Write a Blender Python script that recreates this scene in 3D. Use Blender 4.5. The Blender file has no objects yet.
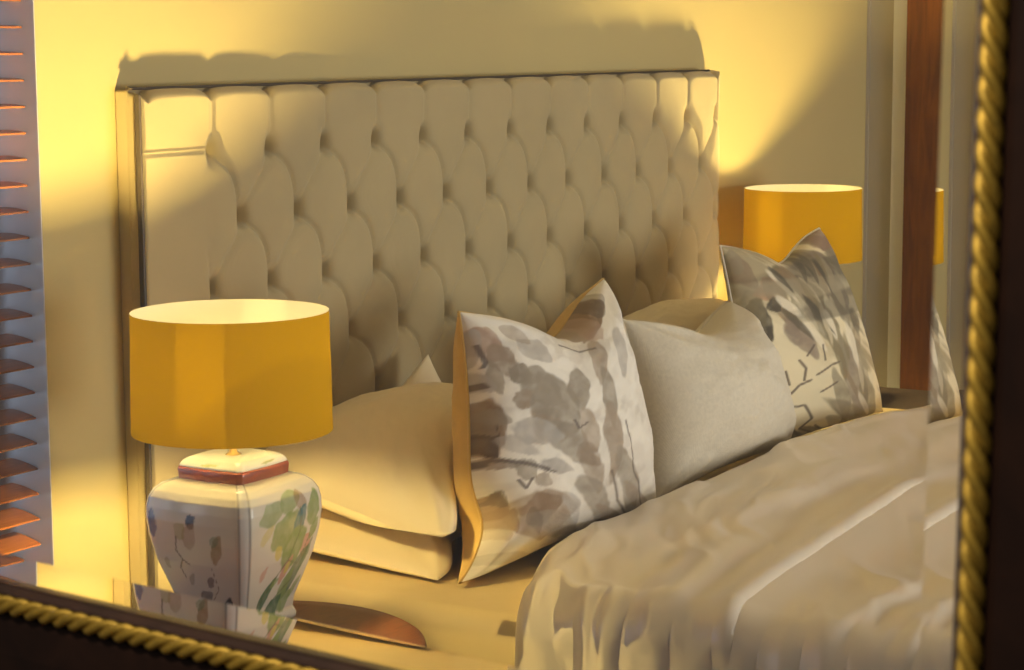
import bpy, bmesh, math, random
import numpy as np
from mathutils import Vector, Matrix

C = bpy.context.scene.collection
S = bpy.context.scene
F = 2120.0                       # focal length in pixels of a 1024 px wide frame
PI = math.pi

# ------------------------------------------------------------------ camera
def nz(v):
    v = np.array(v, float)
    return v / np.linalg.norm(v)
Xw = nz([1308, -300, F])
Dn = np.array([86, 15400, F], float)
Dn = nz(Dn - Xw * Dn.dot(Xw))
Zw = -Dn
Yw = np.cross(Zw, Xw)
RM = np.array([Xw, Yw, Zw])      # world = RM @ camera(x right, y down, z forward)
EYE = np.array([0, 0, 1.5])
def ray(px, py):
    return RM @ nz([px - 512, py - 335, F])
def hit(px, py, ax, val):
    d = ray(px, py)
    return EYE + d * ((val - EYE[ax]) / d[ax])
def proj(p):
    c = RM.T @ (np.array(p, float) - EYE)
    return c[0] / c[2] * F + 512, c[1] / c[2] * F + 335

cam_d = bpy.data.cameras.new('camera')
cam = bpy.data.objects.new('camera', cam_d)
C.objects.link(cam)
r, u, b = RM @ np.array([1, 0, 0]), RM @ np.array([0, -1, 0]), RM @ np.array([0, 0, -1])
M = Matrix(((r[0], u[0], b[0], EYE[0]), (r[1], u[1], b[1], EYE[1]), (r[2], u[2], b[2], EYE[2]), (0, 0, 0, 1)))
cam.matrix_world = M
cam_d.sensor_fit = 'HORIZONTAL'
cam_d.sensor_width = 36
cam_d.lens = 36 * F / 1024
cam_d.clip_start = 0.05
cam_d.dof.use_dof = True
cam_d.dof.focus_distance = 3.75
cam_d.dof.aperture_fstop = 18.0
S.camera = cam

# ------------------------------------------------------------------ materials
def new_mat(name):
    m = bpy.data.materials.new(name)
    m.use_nodes = True
    nt = m.node_tree
    return m, nt, nt.nodes['Principled BSDF']

def mat(name, col, rough=0.6, metal=0.0, noise=None, bump=None, spec=0.5, sheen=0.0, coat=0.0, weave=None):
    """noise=(scale, amount), bump=(scale, strength, distance), weave=(scale, strength, distance)"""
    m, nt, p = new_mat(name)
    p.inputs['Base Color'].default_value = (*col, 1)
    p.inputs['Roughness'].default_value = rough
    p.inputs['Metallic'].default_value = metal
    p.inputs['Specular IOR Level'].default_value = spec
    p.inputs['Sheen Weight'].default_value = sheen
    p.inputs['Coat Weight'].default_value = coat
    tc = nt.nodes.new('ShaderNodeTexCoord')
    if noise:
        n = nt.nodes.new('ShaderNodeTexNoise')
        n.inputs['Scale'].default_value = noise[0]
        n.inputs['Detail'].default_value = 5
        nt.links.new(tc.outputs['Object'], n.inputs['Vector'])
        r = nt.nodes.new('ShaderNodeValToRGB')
        a = noise[1]
        r.color_ramp.elements[0].position = .3
        r.color_ramp.elements[1].position = .7
        r.color_ramp.elements[0].color = (*[c * (1 - a) for c in col], 1)
        r.color_ramp.elements[1].color = (*[min(1, c * (1 + a)) for c in col], 1)
        nt.links.new(n.outputs['Fac'], r.inputs['Fac'])
        nt.links.new(r.outputs['Color'], p.inputs['Base Color'])
    if bump:
        n = nt.nodes.new('ShaderNodeTexNoise')
        n.inputs['Scale'].default_value = bump[0]
        n.inputs['Detail'].default_value = 4
        nt.links.new(tc.outputs['Object'], n.inputs['Vector'])
        bp = nt.nodes.new('ShaderNodeBump')
        bp.inputs['Strength'].default_value = bump[1]
        bp.inputs['Distance'].default_value = bump[2]
        nt.links.new(n.outputs['Fac'], bp.inputs['Height'])
        nt.links.new(bp.outputs['Normal'], p.inputs['Normal'])
    if weave:
        add_weave(nt, p, tc, weave)
    return m

def add_weave(nt, p, tc, weave):
    sc, st, ds = weave
    ws = []
    for d in ('X', 'Y', 'Z'):
        w = nt.nodes.new('ShaderNodeTexWave')
        w.bands_direction = d
        w.inputs['Scale'].default_value = sc
        w.inputs['Distortion'].default_value = 3
        w.inputs['Detail'].default_value = 2
        w.inputs['Detail Scale'].default_value = 3
        nt.links.new(tc.outputs['Object'], w.inputs['Vector'])
        ws.append(w)
    a = nt.nodes.new('ShaderNodeMath'); a.operation = 'ADD'
    nt.links.new(ws[0].outputs['Fac'], a.inputs[0]); nt.links.new(ws[1].outputs['Fac'], a.inputs[1])
    c = nt.nodes.new('ShaderNodeMath'); c.operation = 'ADD'
    nt.links.new(a.outputs[0], c.inputs[0]); nt.links.new(ws[2].outputs['Fac'], c.inputs[1])
    bp = nt.nodes.new('ShaderNodeBump')
    bp.inputs['Strength'].default_value = st
    bp.inputs['Distance'].default_value = ds
    nt.links.new(c.outputs[0], bp.inputs['Height'])
    nt.links.new(bp.outputs['Normal'], p.inputs['Normal'])

def painted(name, rough, spec=0.5, coat=0.0, weave=None, sheen=0.0):
    m, nt, p = new_mat(name)
    at = nt.nodes.new('ShaderNodeVertexColor')
    at.layer_name = 'Col'
    nt.links.new(at.outputs['Color'], p.inputs['Base Color'])
    p.inputs['Roughness'].default_value = rough
    p.inputs['Specular IOR Level'].default_value = spec
    p.inputs['Coat Weight'].default_value = coat
    p.inputs['Coat Roughness'].default_value = 0.08
    p.inputs['Sheen Weight'].default_value = sheen
    if weave:
        tc = nt.nodes.new('ShaderNodeTexCoord')
        add_weave(nt, p, tc, weave)
    return m

def wood(name, dark, light, scale=(1, 1, 8), rough=0.35, coat=0.3):
    m, nt, p = new_mat(name)
    tc = nt.nodes.new('ShaderNodeTexCoord')
    mp = nt.nodes.new('ShaderNodeMapping')
    mp.inputs['Scale'].default_value = scale
    n = nt.nodes.new('ShaderNodeTexNoise')
    n.inputs['Scale'].default_value = 6
    n.inputs['Detail'].default_value = 8
    n.inputs['Distortion'].default_value = 1.2
    r = nt.nodes.new('ShaderNodeValToRGB')
    r.color_ramp.elements[0].position = .3
    r.color_ramp.elements[0].color = (*dark, 1)
    r.color_ramp.elements[1].position = .72
    r.color_ramp.elements[1].color = (*light, 1)
    nt.links.new(tc.outputs['Object'], mp.inputs['Vector'])
    nt.links.new(mp.outputs['Vector'], n.inputs['Vector'])
    nt.links.new(n.outputs['Fac'], r.inputs['Fac'])
    nt.links.new(r.outputs['Color'], p.inputs['Base Color'])
    p.inputs['Roughness'].default_value = rough
    p.inputs['Coat Weight'].default_value = coat
    p.inputs['Coat Roughness'].default_value = .2
    return m

M_wall = mat('wall_paint', (.50, .405, .175), .75, bump=(140, .06, .002), noise=(2.0, .03))
M_wall2 = mat('side_wall_paint', (.44, .405, .34), .75, bump=(140, .06, .002), noise=(2.0, .03))
M_ceil = mat('ceiling_paint', (.72, .69, .62), .8, noise=(3, .03))
M_floor = wood('floor_wood', (.10, .05, .025), (.22, .12, .06), (2, 14, 2), .4)
M_white = mat('white_paint', (.70, .70, .70), .45, noise=(5, .02))
M_jamb = mat('jamb_paint', (.60, .61, .62), .5, noise=(6, .03))
M_slat = wood('slat_wood', (.24, .075, .016), (.38, .13, .03), (1.5, 20, 20), .4)
M_door = wood('door_wood', (.085, .027, .003), (.165, .053, .005), (6, 6, .8), .5, .05)
M_table = wood('mahogany', (.065, .017, .004), (.11, .030, .007), (3, 14, 3), .55, 0)
M_table.node_tree.nodes['Principled BSDF'].inputs['Specular IOR Level'].default_value = .2
M_door.node_tree.nodes['Principled BSDF'].inputs['Specular IOR Level'].default_value = .15
M_darkwood = wood('dark_wood', (.018, .012, .009), (.034, .022, .016), (3, 14, 3), .6, 0)
M_darkwood.node_tree.nodes['Principled BSDF'].inputs['Specular IOR Level'].default_value = .2
M_frame = wood('frame_wood', (.012, .0045, .003), (.024, .009, .005), (6, 3, 3), .6, .03)
M_slip = wood('slip_wood', (.04, .018, .011), (.07, .030, .018), (6, 3, 3), .4, .15)
M_frame.node_tree.nodes['Principled BSDF'].inputs['Specular IOR Level'].default_value = .15
M_gold = mat('antique_gold', (.46, .285, .04), .52, metal=.6, noise=(120, .25), bump=(260, .25, .001))
M_head = mat('headboard_linen', (.43, .345, .175), .8, sheen=.15, noise=(5, .05), weave=(210, .22, .0012))
M_trim = mat('headboard_trim', (.05, .035, .02), .5, noise=(20, .1))
M_sheet = mat('sheet_cotton', (.52, .40, .19), .6, sheen=.1, noise=(3, .02), bump=(7, .25, .02))
M_pillow = mat('pillow_cotton', (.72, .62, .41), .55, sheen=.1, noise=(3, .02), bump=(9, .3, .012))
M_linen = mat('cushion_linen', (.68, .62, .49), .85, sheen=.1, noise=(160, .06), weave=(170, .3, .001))
M_duvet = mat('duvet_sateen', (.82, .72, .57), .34, sheen=.1, noise=(3, .02), spec=.85)
M_tan = mat('cushion_back_tan', (.56, .37, .10), .8, sheen=.15, noise=(40, .05), weave=(200, .3, .0012))
M_floral = painted('cushion_floral', .75, weave=(200, .18, .001), sheen=.1)
M_vase = painted('vase_glaze', .22, coat=.5)
M_band = mat('vase_red_band', (.21, .045, .018), .3, coat=.4, noise=(40, .2))
M_brass = mat('brass', (.75, .52, .2), .3, metal=1, noise=(20, .08))
M_glasspane = None
M_base = mat('bed_base_fabric', (.30, .26, .20), .85, noise=(30, .08))
M_cord = mat('cord', (.3, .26, .2), .6, noise=(30, .05))

def shade_mat():
    m, nt, p = new_mat('shade_fabric')
    out = nt.nodes['Material Output']
    nt.nodes.remove(p)
    tc = nt.nodes.new('ShaderNodeTexCoord')
    # slubby silk threads: stretched noise, horizontally and vertically
    facs = []
    for sc in ((30, 30, 900), (500, 500, 14)):
        mp = nt.nodes.new('ShaderNodeMapping')
        mp.inputs['Scale'].default_value = sc
        n = nt.nodes.new('ShaderNodeTexNoise')
        n.inputs['Scale'].default_value = 1
        n.inputs['Detail'].default_value = 3
        nt.links.new(tc.outputs['Object'], mp.inputs['Vector'])
        nt.links.new(mp.outputs['Vector'], n.inputs['Vector'])
        facs.append(n)
    ad = nt.nodes.new('ShaderNodeMath'); ad.operation = 'ADD'
    nt.links.new(facs[0].outputs['Fac'], ad.inputs[0]); nt.links.new(facs[1].outputs['Fac'], ad.inputs[1])
    rp = nt.nodes.new('ShaderNodeValToRGB')
    rp.color_ramp.elements[0].position = .3
    rp.color_ramp.elements[0].color = (.30, .160, .0012, 1)
    rp.color_ramp.elements[1].position = .7
    rp.color_ramp.elements[1].color = (.48, .285, .003, 1)
    hf = nt.nodes.new('ShaderNodeMath'); hf.operation = 'MULTIPLY'; hf.inputs[1].default_value = .5
    nt.links.new(ad.outputs[0], hf.inputs[0])
    nt.links.new(hf.outputs[0], rp.inputs['Fac'])
    tr = nt.nodes.new('ShaderNodeBsdfTranslucent')
    df = nt.nodes.new('ShaderNodeBsdfDiffuse')
    nt.links.new(rp.outputs['Color'], tr.inputs['Color'])
    df.inputs['Color'].default_value = (.30, .17, .003, 1)
    mo = nt.nodes.new('ShaderNodeMixShader'); mo.inputs[0].default_value = SHADE_MIX
    nt.links.new(df.outputs[0], mo.inputs[1]); nt.links.new(tr.outputs[0], mo.inputs[2])
    # lining side
    tl = nt.nodes.new('ShaderNodeBsdfTranslucent'); tl.inputs['Color'].default_value = (.3, .2, .05, 1)
    dl = nt.nodes.new('ShaderNodeBsdfDiffuse'); dl.inputs['Color'].default_value = (.78, .76, .70, 1)
    mi = nt.nodes.new('ShaderNodeMixShader'); mi.inputs[0].default_value = .08
    nt.links.new(dl.outputs[0], mi.inputs[1]); nt.links.new(tl.outputs[0], mi.inputs[2])
    ge = nt.nodes.new('ShaderNodeNewGeometry')
    mx = nt.nodes.new('ShaderNodeMixShader')
    nt.links.new(ge.outputs['Backfacing'], mx.inputs[0])
    nt.links.new(mo.outputs[0], mx.inputs[1]); nt.links.new(mi.outputs[0], mx.inputs[2])
    nt.links.new(mx.outputs[0], out.inputs['Surface'])
    return m
SHADE_MIX = .0245
M_shade = shade_mat()

def emit_mat(name, col, strength):
    m, nt, p = new_mat(name)
    p.inputs['Base Color'].default_value = (.9, .85, .75, 1)
    p.inputs['Emission Color'].default_value = (*col, 1)
    p.inputs['Emission Strength'].default_value = strength
    return m
BULB = 2700.0
M_bulb = emit_mat('bulb_glow', (1.0, .755, .27), BULB)
_nt = M_bulb.node_tree
_tc = _nt.nodes.new('ShaderNodeTexCoord'); _sx = _nt.nodes.new('ShaderNodeSeparateXYZ'); _mr = _nt.nodes.new('ShaderNodeMapRange')
_nt.links.new(_tc.outputs['Generated'], _sx.inputs[0]); _nt.links.new(_sx.outputs['Z'], _mr.inputs['Value'])
for _k, _v in (('From Min', .12), ('From Max', .62), ('To Min', BULB * .36), ('To Max', BULB)):
    _mr.inputs[_k].default_value = _v
_nt.links.new(_mr.outputs['Result'], _nt.nodes['Principled BSDF'].inputs['Emission Strength'])

def glass_mat(name, rough=0.0, col=(1, 1, 1)):
    m, nt, p = new_mat(name)
    out = nt.nodes['Material Output']
    nt.nodes.remove(p)
    g = nt.nodes.new('ShaderNodeBsdfGlass')
    g.inputs['Color'].default_value = (*col, 1)
    g.inputs['Roughness'].default_value = rough
    g.inputs['IOR'].default_value = 1.5
    nt.links.new(g.outputs[0], out.inputs['Surface'])
    return m
M_glass = glass_mat('mirror_glass')
M_wglass = glass_mat('window_glass')

# ------------------------------------------------------------------ mesh helpers
def mesh_obj(name, verts, faces, m, parent=None, smooth=True, cols=None):
    me = bpy.data.meshes.new(name)
    me.from_pydata([tuple(map(float, v)) for v in verts], [], faces)
    if smooth:
        me.polygons.foreach_set('use_smooth', [True] * len(me.polygons))
    me.materials.append(m)
    if cols is not None:
        a = me.color_attributes.new('Col', 'FLOAT_COLOR', 'POINT')
        c4 = np.ones((len(verts), 4), np.float32)
        c4[:, :3] = cols
        a.data.foreach_set('color', c4.ravel())
    me.update()
    o = bpy.data.objects.new(name, me)
    C.objects.link(o)
    if parent is not None:
        o.parent = parent
    return o

def grid_faces(nu, nv, wrap_u=False, flip=False, off=0):
    """verts indexed off + j*nu + i"""
    fs = []
    for j in range(nv - 1):
        for i in range(nu if wrap_u else nu - 1):
            i2 = (i + 1) % nu
            q = (off + j * nu + i, off + j * nu + i2, off + (j + 1) * nu + i2, off + (j + 1) * nu + i)
            fs.append(q[::-1] if flip else q)
    return fs

def bm_obj(name, bm, m, parent=None, smooth=False):
    me = bpy.data.meshes.new(name)
    bmesh.ops.recalc_face_normals(bm, faces=bm.faces)
    bm.to_mesh(me)
    bm.free()
    me.materials.append(m)
    if smooth:
        me.polygons.foreach_set('use_smooth', [True] * len(me.polygons))
    o = bpy.data.objects.new(name, me)
    C.objects.link(o)
    if parent is not None:
        o.parent = parent
    return o

def add_box(bm, lo, hi, bev=0.0, seg=2):
    lo, hi = Vector(lo), Vector(hi)
    g = bmesh.ops.create_cube(bm, size=1)
    for v in g['verts']:
        v.co = Vector(((lo[k] + hi[k]) / 2 + v.co[k] * (hi[k] - lo[k])) for k in range(3))
    if bev:
        es = list({e for v in g['verts'] for e in v.link_edges})
        bmesh.ops.bevel(bm, geom=es, offset=bev, segments=seg, affect='EDGES', profile=.5)
    return bm

def box(name, lo, hi, m, parent=None, bev=0.0):
    return bm_obj(name, add_box(bmesh.new(), lo, hi, bev), m, parent)

def lathe(profile, n=48, cx=0, cy=0):
    vs, fs = [], []
    for (rr, z) in profile:
        for i in range(n):
            a = 2 * PI * i / n
            vs.append((cx + rr * math.cos(a), cy + rr * math.sin(a), z))
    fs = grid_faces(n, len(profile), True)
    return vs, fs

def tube(pts, rad, n=10):
    pts = [np.array(p, float) for p in pts]
    vs = []
    for k, p in enumerate(pts):
        t = nz(pts[min(k + 1, len(pts) - 1)] - pts[max(k - 1, 0)])
        a = np.array([0, 0, 1.]) if abs(t[2]) < .9 else np.array([1., 0, 0])
        e1 = nz(np.cross(t, a)); e2 = np.cross(t, e1)
        for i in range(n):
            q = 2 * PI * i / n
            vs.append(p + rad * (math.cos(q) * e1 + math.sin(q) * e2))
    fs = grid_faces(n, len(pts), True)
    fs.append(tuple(range(n))[::-1]); fs.append(tuple(range((len(pts) - 1) * n, len(pts) * n)))
    return vs, fs

def thing(name, label, cat, loc=(0, 0, 0), group=None):
    o = bpy.data.objects.new(name, None)
    o.empty_display_size = .05
    C.objects.link(o)
    o.location = loc
    return tag(o, label, cat, group)

def tag(o, label, cat, group=None):
    o['label'] = label
    o['category'] = cat
    if group:
        o['group'] = group
    return o

def struct(o, label=None):
    o['kind'] = 'structure'
    if label:
        o['label'] = label
    return o

# value noise in numpy, for cloth folds and wear
def vnoise(x, y, seed=0):
    x = np.asarray(x, float); y = np.asarray(y, float)
    xi, yi = np.floor(x).astype(int), np.floor(y).astype(int)
    fx, fy = x - xi, y - yi
    fx = fx * fx * fx * (fx * (fx * 6 - 15) + 10); fy = fy * fy * fy * (fy * (fy * 6 - 15) + 10)
    def h(a, b):
        n = (a * 374761393 + b * 668265263 + seed * 974711) & 0x7fffffff
        n = ((n ^ (n >> 13)) * 1274126177) & 0x7fffffff
        return ((n ^ (n >> 16)) & 0xffff) / 65535.0
    return (h(xi, yi) * (1 - fx) + h(xi + 1, yi) * fx) * (1 - fy) + (h(xi, yi + 1) * (1 - fx) + h(xi + 1, yi + 1) * fx) * fy
def fbm(x, y, seed=0, oct=4):
    s, a, t = 0, 1.0, 0
    for k in range(oct):
        s = s + a * vnoise(x * 2 ** k, y * 2 ** k, seed + k * 17); t += a; a *= .5
    return s / t
def sstep(a, b, x):
    t = np.clip((x - a) / (b - a), 0, 1)
    return t * t * (3 - 2 * t)

# ------------------------------------------------------------------ room
WY = 2.326           # headboard wall
WX = hit(866, 150, 1, WY)[0]   # side wall beyond the bed
FY = -2.3            # wall at the foot of the bed
X0 = 1.12            # where the room begins
ZC = 2.75
struct(box('floor', (X0 - .9, FY - .2, -.1), (WX + .2, WY + .2, 0), M_floor))
struct(box('ceiling', (X0, FY - .2, ZC), (WX + .2, WY + .2, ZC + .1), M_ceil))

# headboard wall with the window recess
JX, WZ0, WZ1, WXL = float(hit(56, 570, 1, WY)[0]), .52, 2.25, 1.22
def wall_back():
    bm = bmesh.new()
    add_box(bm, (JX, WY, 0), (WX, WY + .16, ZC))
    add_box(bm, (X0, WY, 0), (WXL, WY + .16, ZC))
    add_box(bm, (WXL, WY, 0), (JX, WY + .16, WZ0))
    add_box(bm, (WXL, WY, WZ1), (JX, WY + .16, ZC))
    return bm
struct(bm_obj('wall_back', wall_back(), M_wall))
struct(box('baseboard_back', (JX, WY - .018, .0), (WX - .02, WY, .12), M_white, bev=.004))
struct(box('wall_right', (WX, FY, 0), (WX + .15, WY + .16, ZC), M_wall2))

# window in the headboard wall: painted reveal, frame, glass
w1 = bpy.data.objects.new('window_1', None); C.objects.link(w1); w1.location = (0, 0, 0)
struct(w1, 'recessed window with dark wooden venetian blind beside the headboard wall')
bm = bmesh.new()
add_box(bm, (JX - .002, WY + .0005, WZ0), (JX + .0005, WY + .16, WZ1))
bm_obj('window_reveal', bm, M_jamb, w1)
bm = bmesh.new()
add_box(bm, (WXL, WY - .02, WZ0 - .03), (JX - .012, WY + .16, WZ0), .004)
bm_obj('window_sill', bm, M_jamb, w1)
bm = bmesh.new()
for x in (WXL + .02, (WXL + JX) / 2, JX - .034):
    add_box(bm, (x - .022, WY + .11, WZ0), (x + .022, WY + .15, WZ1))
add_box(bm, (WXL, WY + .11, WZ0), (JX - .012, WY + .15, WZ0 + .06))
add_box(bm, (WXL, WY + .11, WZ1 - .06), (JX - .012, WY + .15, WZ1))
bm_obj('window_frame', bm, M_darkwood, w1)

# venetian blind hanging in the recess
vb = thing('venetian_blind', 'reddish wooden slatted venetian blind hanging in the window recess', 'blind', (1.85, WY + .05, WZ1))
def rel(o, parent):
    """parent with the world position kept (parents only ever carry a translation)"""
    o.parent = parent
    o.location = Vector(o.location) - Vector(parent.location)
    return o
bm = bmesh.new()
pitch, z, k = .0402, 1.568, 0
zs = [1.568 - .0402 * i for i in range(-16, 27)]
for zz in zs:
    if zz < WZ0 + .05 or zz > WZ1 - .09:
        continue
    tilt = math.radians(np.interp(zz, [.65, .95, 1.25, 1.56], [13, 9.0, 4, 0.5]))
    d, th = .058, .0028
    n = 6
    vs = []
    for i in range(n + 1):
        s = -d / 2 + d * i / n
        crown = .002 * (1 - (2 * s / d) ** 2)
        yy = WY + .052 + s * math.cos(tilt)
        zc = zz + s * math.sin(tilt) + crown
        vs.append((yy, zc))
    xs = (WXL + .012, JX - .005)
    top = [[bm.verts.new((x, y, z0 + th / 2)) for (y, z0) in vs] for x in xs]
    bot = [[bm.verts.new((x, y, z0 - th / 2)) for (y, z0) in vs] for x in xs]
    for i in range(n):
        bm.faces.new((top[0][i], top[1][i], top[1][i + 1], top[0][i + 1]))
        bm.faces.new((bot[0][i], bot[0][i + 1], bot[1][i + 1], bot[1][i]))
    for e in (0, 1):
        bm.faces.new([v for v in top[e]] + [v for v in reversed(bot[e])])
    for i in (0, n):
        bm.faces.new((top[0][i], top[1][i], bot[1][i], bot[0][i]))
rel(bm_obj('slats', bm, M_slat), vb)
rel(box('head_rail', (WXL + .012, WY + .02, WZ1 - .075), (JX - .014, WY + .085, WZ1), M_slat, bev=.004), vb)
rel(box('bottom_rail', (WXL + .012, WY + .024, WZ0 + .012), (JX - .016, WY + .08, WZ0 + .03), M_slat, bev=.003), vb)
for xx in (1.45, 1.85, 2.22):
    vs, fs = tube([(xx, WY + .022, WZ1 - .05), (xx, WY + .022, WZ0 + .02)], .0012, 6)
    rel(mesh_obj('ladder_cord', vs, fs, M_cord), vb)

# doorway in the side wall: pale architrave and dark wooden door
ya = hit(893, 200, 0, WX)[1]; yd = hit(909, 200, 0, WX)[1]
bm = bmesh.new()
add_box(bm, (WX - .022, yd, 0), (WX, ya, 2.12), .004)
add_box(bm, (WX - .022, yd - .95, 2.03), (WX, yd, 2.12), .004)
add_box(bm, (WX - .022, yd - .95, 0), (WX, yd - .86, 2.03), .004)
struct(bm_obj('trim_1', bm, M_white), 'pale painted architrave around the dark door')
dr = bpy.data.objects.new('door_1', None); C.objects.link(dr); dr.location = (WX - .05, yd - .43, 0)
struct(dr, 'dark reddish wooden door in the side wall')
bm = add_box(bmesh.new(), (WX - .045, yd - .86, .01), (WX - .001, yd, 2.03), .003)
rel(bm_obj('door_leaf', bm, M_door), dr)
for (za, zb) in ((.2, .9), (1.05, 1.9)):
    bm = add_box(bmesh.new(), (WX - .055, yd - .74, za), (WX - .04, yd - .12, zb), .006)
    rel(bm_obj('door_panel', bm, M_door), dr)
vs, fs = tube([(WX - .05, yd - .80, 1.0), (WX - .10, yd - .80, 1.0), (WX - .10, yd - .72, 1.0), (WX - .10, yd - .68, 1.0)], .009, 10)
rel(mesh_obj('door_handle', vs, fs, M_brass), dr)
# picture-rail style vertical batten where the plaster changes beside the corner
struct(box('trim_2', (WX - .006, hit(868, 200, 0, WX)[1] - .0, 0), (WX, WY, ZC), M_wall2))

# wall at the foot of the bed, with a window that lets in the dusk
WFX0, WFX1, WFZ0, WFZ1 = 2.9, 4.9, .45, 1.65
bm = bmesh.new()
add_box(bm, (X0, FY - .15, 0), (WFX0, FY, ZC))
add_box(bm, (WFX1, FY - .15, 0), (WX + .15, FY, ZC))
add_box(bm, (WFX0, FY - .15, 0), (WFX1, FY, WFZ0))
add_box(bm, (WFX0, FY - .15, WFZ1), (WFX1, FY, ZC))
struct(bm_obj('wall_front', bm, M_wall))
bm = bmesh.new()
for x in (WFX0 + .025, (WFX0 + WFX1) / 2, WFX1 - .025):
    add_box(bm, (x - .025, FY - .1, WFZ0), (x + .025, FY - .05, WFZ1))
for zz in (WFZ0 + .03, WFZ1 - .03):
    add_box(bm, (WFX0, FY - .1, zz - .03), (WFX1, FY - .05, zz + .03))
struct(bm_obj('window_2', bm, M_white))

# ------------------------------------------------------------------ headboard
HX0, HX1, HZ0, HZ1 = 2.586, 4.722, .20, 1.432
HW, HH = .1595, .1175
BX0, BZ0 = 2.764, 1.3265            # first button of the top row
HBASE = 2.308                       # plane the buttons are pulled to
HDEP = .034
def tuft(x, z):
    p, q = (x - BX0) / HW, (BZ0 - z) / (2 * HH)
    # gentle S sweep of the pleats
    a = p + q
    b_ = p - q
    a2 = a + .03 * np.sin(2 * PI * b_)
    b2 = b_ - .13 * np.sin(PI * a) ** 2
    sa, sb = np.abs(np.sin(PI * a2)), np.abs(np.sin(PI * b2))
    rd = np.sqrt(sa ** 2 + sb ** 2)
    crease = np.exp(-sb / .08) * (.65 + .35 * np.exp(-(rd / .6) ** 2))
    h = .80 + .20 * (sa * sb) ** .6 - .30 * crease - .07 * np.exp(-sa / .12) - .55 * np.exp(-(rd / .38) ** 2) - .55 * np.exp(-(rd / .22) ** 2)
    # above the top row the pleats run straight up to the edge
    pv = np.abs(np.sin(PI * p))
    up = .94 - .15 * np.exp(-pv / .09)
    t = sstep(-.04, .16, -q * 1.0)
    h = h * (1 - t) + up * t
    # left border: pleats run out sideways from the outer buttons of every other row
    sd = np.abs(np.sin(PI * q))
    lf = .93 - .14 * np.exp(-sd / .05) * sstep(-.6, -.2, -q) - .0 * sd
    tl = sstep(-.05, .2, -p)
    h = h * (1 - tl) + lf * tl
    tr = sstep(12.15, 12.5, p)
    h = h * (1 - tr) + lf * tr
    return h
nx, nzz = 620, 400
gx = np.linspace(HX0, HX1, nx); gz = np.linspace(HZ0, HZ1, nzz)
X, Z = np.meshgrid(gx, gz)
h = tuft(X, Z)
# round the whole panel over at its edges
def edge_round(d, r=.03):
    t = np.clip(d / r, 0, 1)
    return np.sqrt(1 - (1 - t) ** 2)
er = np.minimum(edge_round(X - HX0 - .0, .008), np.minimum(edge_round(HX1 - X, .06), edge_round(HZ1 - Z, .018)))
fab = .003 * (fbm(X * 9, Z * 9, 5) - .5)
Yf = HBASE - (HDEP * h + .006 + fab) * (.12 + .88 * er) * np.where(er > 0, 1, 1)
Yf = np.where(er <= 1e-6, HBASE + .004, Yf)
hb = thing('headboard', 'tall beige linen headboard with deep diamond buttoned tufting against the wall', 'headboard', ((HX0 + HX1) / 2, 2.31, 0))
Z2 = Z - .015 * np.exp(-np.abs(np.sin(PI * (X - BX0) / HW)) / .25) * sstep(.05, 0, HZ1 - Z)
vs = np.stack([X.ravel(), Yf.ravel(), Z2.ravel()], 1)
rel(mesh_obj('tufted_panel', vs, grid_faces(nx, nzz), M_head), hb)
bm = add_box(bmesh.new(), (HX0 + .0, HBASE - .010, .08), (HX1 - .004, WY - .001, HZ1 - .004), .003)
rel(bm_obj('back_board', bm, M_head), hb)
bm = bmesh.new()
add_box(bm, (HX0 - .002, HBASE - .036, .08), (HX0 + .004, HBASE - .025, HZ1 - .010), .002)
add_box(bm, (HX0 - .003, HBASE - .018, HZ1 - .004), (HX1 - .05, HBASE - .009, HZ1 + .001), .002)
rel(bm_obj('edge_trim', bm, M_trim), hb)
for s in (HX0 + .15, HX1 - .15):
    rel(box('leg', (s - .03, HBASE - .022, 0), (s + .03, WY - .002, .09), M_darkwood, bev=.004), hb)
# buttons
bpro, bfs = lathe([(.0005, .0055), (.004, .0052), (.0075, .0036), (.0095, .0008), (.009, -.003)], 16)
bme = None
nb = 0
for row in range(0, 6):
    off = 0 if row % 2 == 0 else .5
    for c in range(0, 13):
        bx, bz = BX0 + (c + off) * HW, BZ0 - row * HH
        if bx > HX1 - .06:
            continue
        if bme is None:
            # disc axis along -y
            vv = [(x, -z, y) for (x, y, z) in bpro]
            o = mesh_obj('button', vv, bfs + [tuple(range(16))[::-1]], M_head)
            bme = o
        else:
            o = bme.copy(); C.objects.link(o)
        o.location = (bx, HBASE - .0095, bz)
        rel(o, hb)
        nb += 1

# ------------------------------------------------------------------ bed
BX_L, BX_R, MZ = 2.605, 4.66, .65
bed = thing('bed', 'upholstered bed base under the mattress, against the headboard', 'bed', (3.63, 1.2, 0))
rel(box('base', (BX_L + .02, .30, .10), (BX_R - .02, 2.225, .36), M_base, bev=.012), bed)
for (x, y) in ((2.72, .42), (4.54, .42), (2.72, 2.12), (4.54, 2.12)):
    vs, fs = lathe([(.0, 0), (.022, 0), (.03, .10), (.0, .10)], 16, x, y)
    rel(mesh_obj('leg', vs, fs, M_darkwood), bed)

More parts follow.
